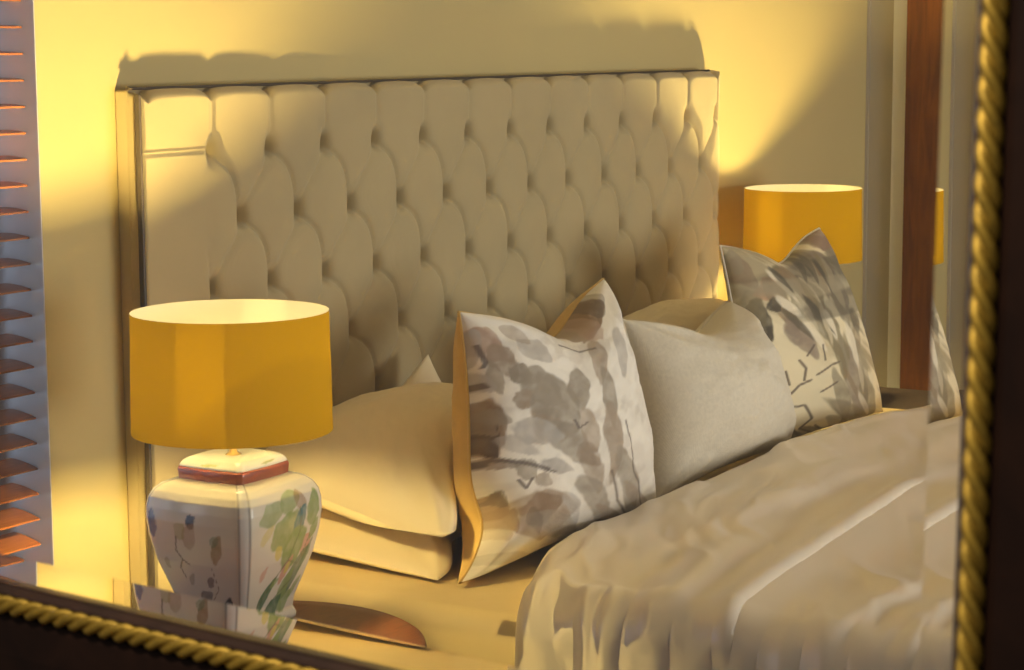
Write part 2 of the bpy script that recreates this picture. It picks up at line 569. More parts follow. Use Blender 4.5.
def rounded_slab(name, lo, hi, rad, m, parent=None, puff=0.0, n=40, seed=3, wr=.0015):
    """soft box: superellipse section with gentle sag and wrinkles"""
    cx, cy = (lo[0] + hi[0]) / 2, (lo[1] + hi[1]) / 2
    hx, hy = (hi[0] - lo[0]) / 2, (hi[1] - lo[1]) / 2
    bm = add_box(bmesh.new(), lo, hi, rad, 14)
    bmesh.ops.subdivide_edges(bm, edges=[e for e in bm.edges if e.calc_length() > .12], cuts=n, use_grid_fill=True)
    for v in bm.verts:
        x, y, z = v.co
        v.co.z += wr * float(fbm(np.array(x * 5), np.array(y * 5), seed) - .5)
        v.co.x += wr * float(fbm(np.array(y * 5), np.array(z * 7), seed + 3) - .5)
    return bm_obj(name, bm, m, parent, True)
mt = rounded_slab('mattress', (BX_L, .28, .362), (BX_R, 2.225, MZ), .045, M_sheet)
tag(mt, 'mattress in a cream fitted sheet under the pillows', 'mattress')

# duvet: one draped sheet with thickness, folds and a rolled head edge
DZ = .694
def to_xy(px, py, z):
    q = hit(px, py, 2, z); return q[0], q[1]
ridges = [   # picture points of crests on the duvet top, height, half-widths (above, below)
    ([(712, 668), (722, 640), (737, 615), (790, 577), (850, 537), (905, 500), (935, 478)], .013, .085, .05),
    ([(712, 668), (722, 640), (737, 615), (790, 577), (850, 537), (905, 500), (935, 478)], .010, .024, .0048),
    ([(655, 665), (680, 610), (735, 568), (800, 530)], .008, .05, .02),
    ([(780, 668), (830, 640), (900, 600), (960, 572)], .009, .05, .018),
    ([(850, 660), (905, 632), (960, 610)], .008, .03, .015),
    ([(885, 668), (920, 640), (965, 622)], .010, .03, .012),
    ([(600, 600), (660, 566), (740, 530), (850, 470)], .009, .05, .03),
    ([(640, 640), (690, 588), (780, 520), (900, 455)], .010, .05, .03),
    ([(700, 560), (770, 520), (840, 495)], .006, .03, .02),
    ([(760, 470), (840, 440), (930, 420)], .006, .03, .02),
    ([(560, 660), (575, 620), (600, 590)], .012, .022, .018),
    ([(590, 668), (605, 625), (630, 595)], .012, .022, .018),
    ([(625, 668), (640, 630), (660, 600)], .010, .022, .018),
    ([(530, 660), (545, 625), (562, 600)], .010, .02, .018),
]
def ridge_height(x, y):
    tot = np.zeros_like(x)
    for pts, hh, wa, wb in ridges:
        P = np.array([to_xy(*p, DZ) for p in pts])
        best = np.full(x.shape, 1e9); sgn = np.zeros_like(x); tt = np.zeros_like(x)
        L = np.r_[0, np.cumsum(np.linalg.norm(np.diff(P, axis=0), axis=1))]
        for k in range(len(P) - 1):
            a, b2 = P[k], P[k + 1]
            d = b2 - a; ln = np.linalg.norm(d); d = d / ln
            s = np.clip((x - a[0]) * d[0] + (y - a[1]) * d[1], 0, ln)
            qx, qy = a[0] + s * d[0], a[1] + s * d[1]
            ds = np.hypot(x - qx, y - qy)
            side = (x - a[0]) * -d[1] + (y - a[1]) * d[0]
            m = ds < best
            best = np.where(m, ds, best); sgn = np.where(m, side, sgn); tt = np.where(m, (L[k] + s) / L[-1], tt)
        w = np.where(sgn > 0, wa, wb)
        fade = sstep(0, .15, tt) * sstep(0, .2, 1 - tt)
        tot = tot + hh * np.exp(-(best / w) ** 2) * fade
    return tot

def main_dist(x, y):
    P = np.array([to_xy(*p, DZ) for p in ridges[0][0]])
    best = np.full(x.shape, 1e9)
    for a, b2 in zip(P[:-1], P[1:]):
        d = b2 - a; ln = np.linalg.norm(d); d = d / ln
        s = np.clip((x - a[0]) * d[0] + (y - a[1]) * d[1], 0, ln)
        best = np.minimum(best, np.hypot(x - a[0] - s * d[0], y - a[1] - s * d[1]))
    return best
DY1, DY0 = 1.66, .12         # head edge, foot edge
# cross profile over x, by arc length: hang left, over the top, hang right
OV = .40
xl, xr, rr = BX_L - .016, BX_R + .035, .06
def cross(s):
    """arc length s along the duvet width -> (x, z, outward normal x, z)"""
    seg1 = OV - .0
    arc = rr * PI / 2
    top = (xr - xl) - 2 * rr
    s = np.asarray(s, float)
    x = np.empty_like(s); z = np.empty_like(s); nx_ = np.empty_like(s); nz_ = np.empty_like(s)
    A = s < seg1
    x[A] = xl; z[A] = DZ - rr - (seg1 - s[A]); nx_[A] = -1; nz_[A] = 0
    Bm = (s >= seg1) & (s < seg1 + arc)
    t = (s[Bm] - seg1) / rr
    x[Bm] = xl + rr - rr * np.cos(t); z[Bm] = DZ - rr + rr * np.sin(t); nx_[Bm] = -np.cos(t); nz_[Bm] = np.sin(t)
    Tm = (s >= seg1 + arc) & (s < seg1 + arc + top)
    x[Tm] = xl + rr + (s[Tm] - seg1 - arc); z[Tm] = DZ; nx_[Tm] = 0; nz_[Tm] = 1
    Dm = (s >= seg1 + arc + top) & (s < seg1 + 2 * arc + top)
    t = (s[Dm] - seg1 - arc - top) / rr
    x[Dm] = xr - rr + rr * np.sin(t); z[Dm] = DZ - rr + rr * np.cos(t); nx_[Dm] = np.sin(t); nz_[Dm] = np.cos(t)
    E_ = s >= seg1 + 2 * arc + top
    x[E_] = xr; z[E_] = DZ - rr - (s[E_] - seg1 - 2 * arc - top); nx_[E_] = 1; nz_[E_] = 0
    return x, z, nx_, nz_
total = 2 * OV + PI * rr + (xr - xl) - 2 * rr
ns, ny = 900, 560
ss = np.linspace(0, total, ns)
cxs, czs, cnx, cnz = cross(ss)
# along y: roll under at the head edge (half circle), then run to the foot; denser near the head
rollR = .026
roll_t = np.linspace(0, PI, 17)[:-1]
run = DY1 - (np.linspace(0, 1, ny - 16) ** 1.35) * (DY1 - DY0)
ycoord = np.r_[DY1 + rollR * np.sin(roll_t) * 1.0, run]
zoff = np.r_[-rollR + -rollR * np.cos(roll_t), np.zeros(ny - 16)]
zoff = np.r_[-rollR * (1 + np.cos(roll_t)), np.zeros(ny - 16)]
Yg, Sg = np.meshgrid(ycoord, ss, indexing='ij')
Zoff = np.repeat(zoff[:, None], ns, 1)
Xb = np.repeat(cxs[None], ny, 0); Zb = np.repeat(czs[None], ny, 0)
NX = np.repeat(cnx[None], ny, 0); NZ = np.repeat(cnz[None], ny, 0)
# head edge wanders a little
Yg = Yg + .018 * (fbm(Sg * 2.2, Sg * 0 + 1, 4) - .5) * sstep(DY0, DY1, Yg)
Yg = Yg - (.105 * np.exp(-(np.clip(Xb - 2.57, 0, 9) / .22) ** 2)) * sstep(DY0, DY1, Yg) - .11 * sstep(4.0, 4.5, Xb) * sstep(.8, DY1, Yg)
flat = Sg
soft = .016 * (fbm(Sg * 2.0 + 3, Yg * 2.6, 11, 3) - .5)
u_ = (Sg * .75 + Yg * .55); v_ = (-Sg * .45 + Yg * 1.0)          # folds run mostly across the bed
w1_ = fbm(u_ * 2.2, v_ * 7 + 1.5 * fbm(u_ * 2, v_ * 2, 8), 21, 3)
fold = .014 * (1 - np.abs(2 * w1_ - 1)) ** 2
w2_ = fbm(u_ * 5, v_ * 24, 31, 2)
fine = .003 * (w2_ - .5)
side = 1 - NZ                                            # vertical gathers where it hangs
gather = side * (.006 * np.abs(np.sin(Yg * 40 + 5 * fbm(Yg * 3, Sg * 1.2, 2))) ** .6 + .022 * (fbm(Yg * 11, Sg * 1.6, 9, 3) - .5))
edge_puff = .016 * np.exp(-((DY1 - Yg - .07) / .07) ** 2)
lat = sstep(.05, .95, NZ) * ridge_height(Xb, Yg)
calm = 1 - .85 * np.exp(-(main_dist(Xb, Yg) / .11) ** 2)
disp = (soft + fold - .005) * calm + .005 + fine + gather + edge_puff + lat - .006
fz = np.clip(1 + Zoff / (2 * rollR), 0, 1)
disp = disp * (.3 + .7 * fz)
edge = np.repeat(Yg.max(axis=0)[None], ny, 0)
disp = disp - .030 * np.exp(-(np.clip(Xb - 2.57, 0, 9) / .20) ** 2) * np.exp(-((edge - Yg) / .13) ** 2) * fz
Xd = Xb + NX * (disp + Zoff); Zd = Zb + NZ * (disp + Zoff)
vs = np.stack([Xd.ravel(), Yg.ravel(), Zd.ravel()], 1)
dv = mesh_obj('duvet', vs, grid_faces(ns, ny), M_duvet)
tag(dv, 'rumpled cream duvet spread over the bed in front of the cushions', 'duvet')
sol = dv.modifiers.new('thickness', 'SOLIDIFY'); sol.thickness = .012; sol.offset = -1

# ------------------------------------------------------------------ cushions and pillows
def cushion_grid(n, half_w, half_h, T, pinch=.10, p=.42, chop=0.0, ear=.0, seed=1, wr=.006, front=True, chop_w=.45, bulge=1.0, dent=0.0, dent_r=0.0):
    """local coordinates: X across, Y up in the plane, Z out of the face"""
    t = np.linspace(-1, 1, n)
    t = np.sign(t) * (1 - (1 - np.abs(t)) ** 1.25)          # denser to the seam
    U, V = np.meshgrid(t, t)
    x = half_w * U * (1 - pinch * (1 - V ** 2) * np.abs(U) ** 1.5)
    y = half_h * V * (1 - pinch * (1 - U ** 2) * np.abs(V) ** 1.5)
    y = y - chop * np.exp(-(U / chop_w) ** 2) * ((V + 1) / 2) ** 3
    x = x + dent * np.exp(-((V + .62) / .28) ** 2) * np.clip(-U, 0, 1) ** 4 - dent_r * np.exp(-((V - .25) / .5) ** 2) * np.clip(U, 0, 1) ** 3
    ear_m = (np.abs(U) ** 6) * (np.clip(V, 0, 1) ** 6)
    y = y + ear * ear_m
    base = np.clip((1 - U ** 2) * (1 - V ** 2), 0, 1)
    th = T * base ** p * bulge
    # creases radiating from the corners and along the seam
    ang = np.arctan2(1 - np.abs(V) + .02, 1 - np.abs(U) + .02)
    rad = np.hypot(1 - np.abs(U), 1 - np.abs(V))
    quad = (U > 0) * 2 + (V > 0) * 1
    cre = np.sin(ang * 9 + quad * 1.7 + seed) * np.exp(-((rad - .32) / .26) ** 2) * .9
    wr_n = fbm(U * 2.6 + seed, V * 2.6, seed, 4) - .5
    th = th + wr * base ** .5 * (cre + 2.2 * wr_n)
    if chop:
        th = th * (1 - .28 * np.exp(-(U / .35) ** 2) * np.clip(V, 0, 1) ** 1.2)
    return U, V, x, y, (th if front else -th)

def place(x, y, z, origin, ex, ey, ez):
    P = np.array(origin) + x[..., None] * np.array(ex) + y[..., None] * np.array(ey) + z[..., None] * np.array(ez)
    return P.reshape(-1, 3)

def blend(base, col, a):
    return base * (1 - a[..., None]) + np.array(col) * a[..., None]

def petal(UU, VV, cx, cy, ang, la, wa, soft=.35, seed=0, wob=.35):
    """leaf-shaped blob, 0..1; UU,VV in pixels or any plane units"""
    c, s = math.cos(ang), math.sin(ang)
    a = ((UU - cx) * c + (VV - cy) * s) / la
    b = (-(UU - cx) * s + (VV - cy) * c) / wa
    wv = fbm(UU / la * 1.8 + seed, VV / la * 1.8 + seed * 3.1, seed, 3) - .5
    b = b * (1 + .45 * a * a + .35 * a)
    d = np.sqrt(a * a + b * b) + wob * 1.5 * wv
    return 1 - sstep(1 - soft, 1.0, d)

def stroke(UU, VV, pts, w, soft=.6):
    best = np.full(UU.shape, 1e9)
    for (ax, ay), (bx, by) in zip(pts[:-1], pts[1:]):
        dx, dy = bx - ax, by - ay
        L2 = dx * dx + dy * dy
        t = np.clip(((UU - ax) * dx + (VV - ay) * dy) / L2, 0, 1)
        best = np.minimum(best, np.hypot(UU - ax - t * dx, VV - ay - t * dy))
    return 1 - sstep(w * (1 - soft), w, best)

CW = (.82, .78, .69)     # cushion ground colour
def paint_cushion_one(px, py, loc):
    col = np.ones(px.shape + (3,)) * np.array(CW)
    G, BR, MV, DK, PK = (.37, .315, .24), (.30, .205, .125), (.42, .33, .24), (.12, .09, .07), (.50, .35, .26)
    wash = np.clip((fbm(px / 34 + 3, py / 34, 77, 4) - .46) * 5, 0, 1)
    col = blend(col, (.50, .44, .37), .30 * wash)
    wash = np.clip((fbm(px / 19 + 9, py / 19, 41, 4) - .56) * 7, 0, 1)
    col = blend(col, (.36, .30, .25), .28 * wash)
    LG = (.52, .48, .43)
    for a in [
        (490, 345, .6, 26, 17, PK, .7), (505, 362, .9, 24, 14, MV, .75), (522, 372, .4, 14, 12, G, .8), (498, 378, 1.2, 22, 9, G, .6),
        (470, 350, 1.5, 26, 7, LG, .7), (535, 350, .5, 24, 10, LG, .7),
        (545, 388, .7, 30, 18, G, .75), (527, 400, .3, 15, 12, MV, .8), (560, 410, 1.1, 40, 26, G, .75), (552, 428, .4, 22, 15, MV, .55),
        (580, 392, 1.3, 26, 12, G, .75), (575, 445, .9, 30, 17, G, .7), (592, 430, 1.4, 28, 10, MV, .7), (540, 432, .2, 30, 14, LG, .8),
        (585, 318, -.5, 34, 24, BR, .85), (570, 336, .2, 26, 8, MV, .9), (598, 305, 1.0, 16, 12, DK, .45), (592, 330, .3, 20, 12, PK, .5),
        (601, 362, 1.4, 30, 9, MV, .7), (612, 400, 1.4, 40, 8, G, .7), (618, 440, 1.45, 46, 9, MV, .7), (630, 480, 1.4, 40, 10, G, .7),
        (482, 432, 1.3, 34, 24, BR, .8), (488, 440, 1.3, 28, 12, DK, .75), (470, 422, 1.0, 22, 12, MV, .6), (500, 418, .2, 18, 9, G, .6),
        (465, 385, .5, 20, 10, LG, .7), (520, 445, .3, 26, 10, LG, .6),
        (500, 463, .05, 26, 7, MV, .75), (530, 470, .8, 14, 13, G, .6), (560, 466, .2, 20, 9, LG, .8), (545, 480, .6, 10, 9, MV, .6),
        (595, 470, 1.2, 26, 12, MV, .65), (600, 500, 1.3, 32, 13, G, .7), (612, 530, 1.2, 22, 12, MV, .7), (590, 455, .7, 18, 12, BR, .4),
        (552, 512, -.2, 42, 27, MV, .8), (545, 506, -.3, 24, 16, BR, .75), (560, 522, .3, 28, 14, G, .7), (535, 520, 1.2, 16, 9, DK, .3), (575, 505, 1.2, 20, 8, LG, .7),
        (490, 508, .3, 17, 15, BR, .85), (512, 522, .5, 24, 11, BR, .75), (500, 500, .8, 12, 8, DK, .5), (485, 535, .2, 20, 12, MV, .5),
        (610, 560, -.5, 18, 8, G, .8), (645, 510, 1.3, 26, 9, MV, .7), (640, 535, .9, 14, 8, LG, .7), (575, 555, .1, 22, 9, LG, .7), (520, 560, 0, 26, 9, LG, .6),
        (622, 350, 1.4, 30, 6, LG, .7), (515, 335, .5, 20, 7, MV, .5),
    ]:
        _x, _y, qx, qy = loc(a[0], a[1])
        m = petal(qx, qy, a[0], a[1], a[2], a[3] * .92, a[4] * .92, .16, int(a[0] + a[1]) % 97)
        grain = .70 + .6 * fbm(qx / 9, qy / 9, int(a[0]) % 31, 3)
        rim = np.clip(4 * m * (1 - m), 0, 1)
        col = blend(col, np.array(a[5]) * .92, np.clip(m * a[6] * 1.12 * grain + .16 * rim, 0, 1))
    for pts, w in [([(464, 470), (480, 462), (505, 461), (530, 464), (548, 468)], 2.2), ([(464, 392), (472, 386), (485, 388)], 2.0), ([(478, 345), (486, 362), (483, 368)], 1.3),
                   ([(548, 470), (556, 472)], 1.2), ([(520, 480), (528, 488), (534, 478)], 1.2), ([(575, 420), (580, 428), (588, 422)], 1.6), ([(598, 520), (606, 535)], 1.8),
                   ([(560, 345), (580, 352), (596, 348)], 1.5), ([(626, 420), (634, 470), (640, 520)], 1.5), ([(612, 470), (618, 500), (626, 530)], 1.6)]:
        col = blend(col, (.16, .12, .10), .8 * stroke(px, py, [loc(*q)[:2] for q in pts], w))
    lum = col.mean(axis=-1, keepdims=True)
    return col * np.clip(.80 + .28 * lum / .7, 0, 1.03)

def paint_cushion_two(px, py, loc):
    col = np.ones(px.shape + (3,)) * np.array((.76, .68, .48))
    dg = px * .80 - py * .60
    al_ = px * .60 + py * .80
    wash = np.clip((fbm(dg / 9 + 2, al_ / 45, 55, 3) - .46) * 6, 0, 1) * sstep(-45, 10, dg)
    col = blend(col, (.33, .26, .14), .75 * wash)
    OL, BR, GR, DK, PK = (.27, .22, .12), (.30, .21, .12), (.36, .31, .21), (.11, .09, .06), (.55, .31, .18)
    for a in [
        (745, 272, .9, 24, 13, (.36, .27, .17), .85), (735, 262, 1.0, 14, 9, GR, .6), (762, 320, 1.1, 26, 12, DK, .8), (755, 310, 1.0, 24, 14, OL, .6),
        (772, 290, .9, 15, 13, PK, .7), (790, 282, .8, 26, 9, OL, .8), (782, 305, 1.0, 34, 10, (.34, .26, .16), .75), (776, 305, 1.0, 9, 8, DK, .8), (794, 330, 1.0, 10, 7, DK, .7),
        (805, 340, .9, 30, 11, (.36, .28, .21), .75), (812, 300, 1.0, 32, 13, OL, .8), (800, 300, 1.3, 20, 8, GR, .7), (818, 318, 1.1, 24, 9, DK, .45),
        (822, 268, .8, 26, 11, (.34, .27, .20), .8), (825, 240, 1.0, 16, 10, (.34, .22, .16), .75), (838, 262, 1.0, 22, 8, GR, .7),
        (842, 300, 1.25, 36, 8, (.33, .28, .20), .75), (832, 330, 1.2, 30, 9, OL, .65), (852, 340, 1.4, 40, 8, (.32, .26, .20), .75), (858, 385, 1.4, 40, 11, (.36, .30, .23), .8),
        (845, 400, 1.4, 34, 7, GR, .7), (870, 400, 1.4, 28, 7, OL, .6), (862, 425, .3, 26, 9, GR, .8), (840, 425, .2, 14, 8, DK, .35), (795, 447, .1, 20, 9, DK, .75), (815, 437, -.2, 14, 6, OL, .7),
        (790, 262, .5, 16, 7, GR, .6), (806, 258, .4, 18, 6, OL, .5), (845, 355, 1.4, 24, 5, GR, .8),
    ]:
        _x, _y, qx, qy = loc(a[0], a[1])
        m = petal(qx, qy, a[0], a[1], a[2], a[3], a[4], .22, int(a[0] + a[1]) % 97)
        grain = .70 + .6 * fbm(qx / 7, qy / 7, int(a[0]) % 31, 3)
        rim = np.clip(4 * m * (1 - m), 0, 1)
        col = blend(col, np.array(a[5]) * .92, np.clip(m * a[6] * 1.12 * grain + .16 * rim, 0, 1))
    rnd = random.Random(5)
    for k in range(46):
        t = rnd.random()
        ax, ay = 790 + 78 * t + rnd.uniform(-14, 10), 262 + 130 * rnd.random() ** 1.3 * (.4 + t)
        if ay > 335 and ax < 842:
            continue
        _x, _y, qx, qy = loc(ax, ay)
        m = petal(qx, qy, ax, ay, .75 + .65 * t + rnd.uniform(-.15, .15), rnd.uniform(14, 30), rnd.uniform(2.5, 5), .35, k)
        col = blend(col, rnd.choice([OL, BR, GR, DK, (.62, .55, .40), (.78, .72, .58)]), m * rnd.uniform(.5, .85))
    for pts, w in [([(784, 400), (800, 385), (812, 380)], 1.5), ([(786, 408), (805, 405), (812, 418), (800, 428)], 1.5), ([(805, 380), (806, 368), (800, 360)], 1.3), ([(815, 425), (825, 440)], 1.2),
                   ([(818, 375), (832, 365), (840, 362)], 1.4), ([(822, 392), (838, 382)], 1.3), ([(790, 385), (786, 372)], 1.2), ([(800, 428), (812, 432)], 1.2), ([(808, 355), (815, 345)], 1.2), ([(826, 360), (824, 345)], 1.1)]:
        col = blend(col, (.15, .11, .08), .85 * stroke(px, py, [loc(*q)[:2] for q in pts], w))
    lum = col.mean(axis=-1, keepdims=True)
    return col * np.clip(.72 + .40 * lum / .7, 0, 1.03) * np.array((1.0, .985, .93))

def make_cushion(name, label, BL, BR, TL, TR, T, painter=None, pics=None, mfront=None, mback=None, group=None, back=.75, **kw):
    """corner points in world space; the face looks towards the foot of the bed"""
    BL, BR, TL, TR = (np.array(q, float) for q in (BL, BR, TL, TR))
    cen = (BL + BR + TL + TR) / 4
    ex = nz(BR - BL + TR - TL); ey = TL - BL + TR - BR; ey = nz(ey - ex * ey.dot(ex)); ez = np.cross(ex, ey)
    hw = (np.linalg.norm(BR - BL) + np.linalg.norm(TR - TL)) / 4
    hh = (np.linalg.norm(TL - BL) + np.linalg.norm(TR - BR)) / 4
    root = thing(name, label, 'cushion', (cen[0], cen[1], min(BL[2], BR[2])), group)
    n = 190
    for front in (True, False):
        U, V, x, y, z = cushion_grid(n, hw, hh, T, front=front, bulge=(1.0 if front else back), **kw)
        # bilinear correction so that the four corners fall where they should
        P = place(x, y, z, cen, ex, ey, ez)
        Uf, Vf = U.ravel(), V.ravel()
        wts = [(1 - Uf) * (1 - Vf) / 4, (1 + Uf) * (1 - Vf) / 4, (1 - Uf) * (1 + Vf) / 4, (1 + Uf) * (1 + Vf) / 4]
        for w, q, (su, sv) in zip(wts, (BL, BR, TL, TR), ((-1, -1), (1, -1), (-1, 1), (1, 1))):
            d = q - (cen + ex * su * hw + ey * sv * hh)
            P = P + w[:, None] * d
        # flattened where it sits on the bed
        zb = MZ + .004
        low = P[:, 2]
        P[:, 2] = np.where(low < zb + .03, zb + .03 * np.exp((low - zb - .03) / .03), low)
        cols = None
        m = (mfront if front else mback)
        if front and painter:
            # plane units of about one picture pixel; locate() gives the spot on the face where a motif of the print sits
            kx, ky = pics
            pp = np.array([proj(v) for v in P])
            px, py = x.ravel() / kx, -y.ravel() / ky
            xl_, yl_ = x, y
            PX, PY = pp[:, 0].reshape(n, n), pp[:, 1].reshape(n, n)
            def locate(cx, cy):
                k = int(np.argmin((pp[:, 0] - cx) ** 2 + (pp[:, 1] - cy) ** 2))
                j, i = min(max(k // n, 12), n - 13), min(max(k % n, 12), n - 13)
                q = 8
                dxu = np.array([xl_[j, i + q] - xl_[j, i - q], yl_[j, i + q] - yl_[j, i - q]])
                dxv = np.array([xl_[j + q, i] - xl_[j - q, i], yl_[j + q, i] - yl_[j - q, i]])
                A = np.array([dxu, dxv]).T
                B = np.array([[PX[j, i + q] - PX[j, i - q], PX[j + q, i] - PX[j - q, i]], [PY[j, i + q] - PY[j, i - q], PY[j + q, i] - PY[j - q, i]]])
                J = B @ np.linalg.inv(A)
                dx, dy = x.ravel() - xl_.ravel()[k], y.ravel() - yl_.ravel()[k]
                return px[k], py[k], cx + J[0, 0] * dx + J[0, 1] * dy, cy + J[1, 0] * dx + J[1, 1] * dy
            cols = painter(px, py, locate)
        o = mesh_obj('front_panel' if front else 'back_panel', P, grid_faces(n, n, flip=not front), m, cols=cols)
        rel(o, root)
        if front:
            idx = [j for j in range(n)] + [i * n + n - 1 for i in range(1, n)] + [(n - 1) * n + j for j in range(n - 2, -1, -1)] + [i * n for i in range(n - 2, 0, -1)]
            loop = P[idx[::3]]
            vs, fs = [], []
            k, m8 = len(loop), 6
            for i in range(k):
                t = nz(loop[(i + 1) % k] - loop[i - 1])
                e1 = nz(np.cross(t, ez)); e2 = np.cross(t, e1)
                for j in range(m8):
                    q = 2 * PI * j / m8
                    vs.append(loop[i] + .0028 * (math.cos(q) * e1 + math.sin(q) * e2))
            for i in range(k):
                for j in range(m8):
                    fs.append((i * m8 + j, i * m8 + (j + 1) % m8, ((i + 1) % k) * m8 + (j + 1) % m8, ((i + 1) % k) * m8 + j))
            rel(mesh_obj('seam', vs, fs, mback), root)
    return root

make_cushion('floral_cushion', 'grey floral cushion with tan back, beside the white pillow stack', (2.715, 1.765, .640), (3.335, 1.745, .645), (2.845, 1.84, 1.071), (3.425, 1.893, 1.066), .125,
             paint_cushion_one, (.60 / 195, .43 / 275), M_floral, M_tan,
             pinch=.12, chop=.055, ear=.0, seed=3, wr=.012, dent=.055, dent_r=.055)
make_cushion('linen_cushion', 'plain grey linen cushion standing between the two floral cushions', (3.375, 1.765, .662), (3.985, 1.775, .662), (3.42, 1.855, .994), (3.985, 1.91, .965), .14,
             None, None, M_linen, M_linen, pinch=.10, chop=.045, chop_w=.6, seed=9, wr=.012, back=.45)
make_cushion('floral_cushion', 'olive and grey floral cushion in front of the far lamp', (3.95, 1.835, .635), (4.525, 1.775, .635), (3.965, 1.918, 1.0795), (4.45, 1.905, 1.079), .095,
             paint_cushion_two, (.60 / 130, .43 / 195), M_floral, M_floral if False else M_linen,
             pinch=.07, chop=.045, seed=14, wr=.006, back=.45)

def make_pillow(name, label, cx, cy, zbot, hx, hy, T, rot=0, seed=1, ears=None, sag=0.0, group=None, tiltx=0.0, push=0.0):
    """pillow lying flat: X long side, Y short side; upper and lower case panels"""
    root = thing(name, label, 'pillow', (cx, cy, zbot), group)
    n = 120
    c, s = math.cos(rot), math.sin(rot)
    for top in (True, False):
        t = np.linspace(-1, 1, n)
        t = np.sign(t) * (1 - (1 - np.abs(t)) ** 1.25)
        U, V = np.meshgrid(t, t)
        x = hx * U * (1 - .02 * (1 - V ** 2) * np.abs(U)); y = hy * V * (1 - .03 * (1 - U ** 2) * np.abs(V))
        y = y + push * sstep(-.92, -.35, U) * ((1 - V) / 2) ** .8
        base = np.clip((1 - U ** 2) * (1 - V ** 2), 0, 1)
        th = base ** .45
        ang = np.arctan2(1 - np.abs(V) + .02, 1 - np.abs(U) + .02); rad = np.hypot(1 - np.abs(U), 1 - np.abs(V))
        wv = .010 * base ** .5 * (np.sin(ang * 8 + seed + (U > 0) * 2 + (V > 0)) * np.exp(-((rad - .3) / .25) ** 2) + 1.6 * (fbm(U * 3 + seed, V * 3, seed, 4) - .5))
        mid = T * .36
        z = mid + (T * .64 * th + wv if top else -T * .36 * th)
        if ears:
            for (eu, ev, dz) in ears:
                m = np.clip(1 - np.hypot((U - eu) * 1.3, (V - ev) * (.45 if dz < 0 else 1.8)) / .9, 0, 1) ** 1.3
                z = z + dz * m
        z = z + tiltx * V
        P = np.stack([cx + c * x - s * y, cy + s * x + c * y, zbot + z], -1).reshape(-1, 3)
        P[:, 2] = np.maximum(P[:, 2], zbot + .001 * (1 if top else 0))
        P[:, 1] = np.minimum(P[:, 1], 2.215)
        o = mesh_obj('pillowcase' if top else 'pillowcase_underside', P, grid_faces(n, n, flip=not top), M_pillow)
        rel(o, root)
    return root

make_pillow('pillow', 'lower white pillow of the stack beside the near lamp', 3.02, 2.015, MZ + .002, .29, .205, .098, seed=2, ears=[(-1, -1, -.03), (1, -1, -.03)], push=.075)
make_pillow('pillow', 'upper white pillow of the stack beside the near lamp', 3.02, 2.005, MZ + .078, .29, .205, .175, seed=7, ears=[(-1, -1, -.085), (1, 1, .125)], push=.075)
make_pillow('pillow', 'lower cream pillow lying behind the plain linen cushion', 4.16, 2.115, MZ + .002, .33, .10, .118, seed=4)
make_pillow('pillow', 'upper cream pillow lying behind the plain linen cushion', 4.16, 2.115, MZ + .122, .33, .10, .16, seed=5, ears=[(1, 1, .0)])

# ------------------------------------------------------------------ bedside tables
tb = thing('bedside_table', 'round reddish wooden bedside table under the near lamp', 'table', (2.33, 1.85, 0))
TZ = .652
vs, fs = lathe([(0.0, TZ), (.20, TZ), (.228, TZ - .001), (.236, TZ - .006), (.238, TZ - .013), (.232, TZ - .022), (.222, TZ - .028), (0.0, TZ - .028)], 72, 2.33, 1.85)
rel(mesh_obj('table_top', vs, fs, M_table), tb)
vs, fs = lathe([(.0, TZ - .028), (.06, TZ - .028), (.045, TZ - .06), (.026, TZ - .10), (.034, TZ - .18), (.042, TZ - .26), (.030, TZ - .36), (.04, .20), (.05, .15), (.0, .15)], 32, 2.33, 1.85)
rel(mesh_obj('pedestal', vs, fs, M_table), tb)
for k in range(3):
    a = 2 * PI * k / 3 + .3
    pts = [(2.33 + rr_ * math.cos(a), 1.85 + rr_ * math.sin(a), zz) for rr_, zz in ((.03, .19), (.08, .20), (.13, .15), (.17, .07), (.20, .02), (.225, .014))]
    vs, fs = tube(pts, .014, 10)
    rel(mesh_obj('leg', vs, fs, M_table), tb)

t2 = thing('bedside_table', 'dark wooden bedside table on the far side of the bed', 'table', (4.97, 2.02, 0))
TX0, TX1, TY0, TY1, T2Z = 4.735, 5.165, 1.70, 2.32, .605
rel(bm_obj('table_top', add_box(bmesh.new(), (TX0, TY0, T2Z - .03), (TX1, TY1, T2Z), .005), M_darkwood), t2)
rel(bm_obj('cabinet', add_box(bmesh.new(), (TX0 + .02, TY0 + .02, .16), (TX1 - .02, TY1 - .02, T2Z - .03), .003), M_darkwood), t2)
dw = bm_obj('drawer', add_box(bmesh.new(), (TX0 + .035, TY0 + .006, .40), (TX1 - .035, TY0 + .03, T2Z - .05), .003), M_darkwood)
rel(dw, t2)
vs, fs = lathe([(.0, 0), (.008, 0), (.006, .012), (.013, .02), (.0, .026)], 16)
kn = mesh_obj('knob', [(x + (TX0 + TX1) / 2, TY0 + .006 - z, y + .475) for x, y, z in vs], fs, M_darkwood); kn.parent = dw
for x in (TX0 + .04, TX1 - .04):
    for y in (TY0 + .04, TY1 - .04):
        rel(box('leg', (x - .02, y - .02, 0), (x + .02, y + .02, .16), M_darkwood, bev=.003), t2)

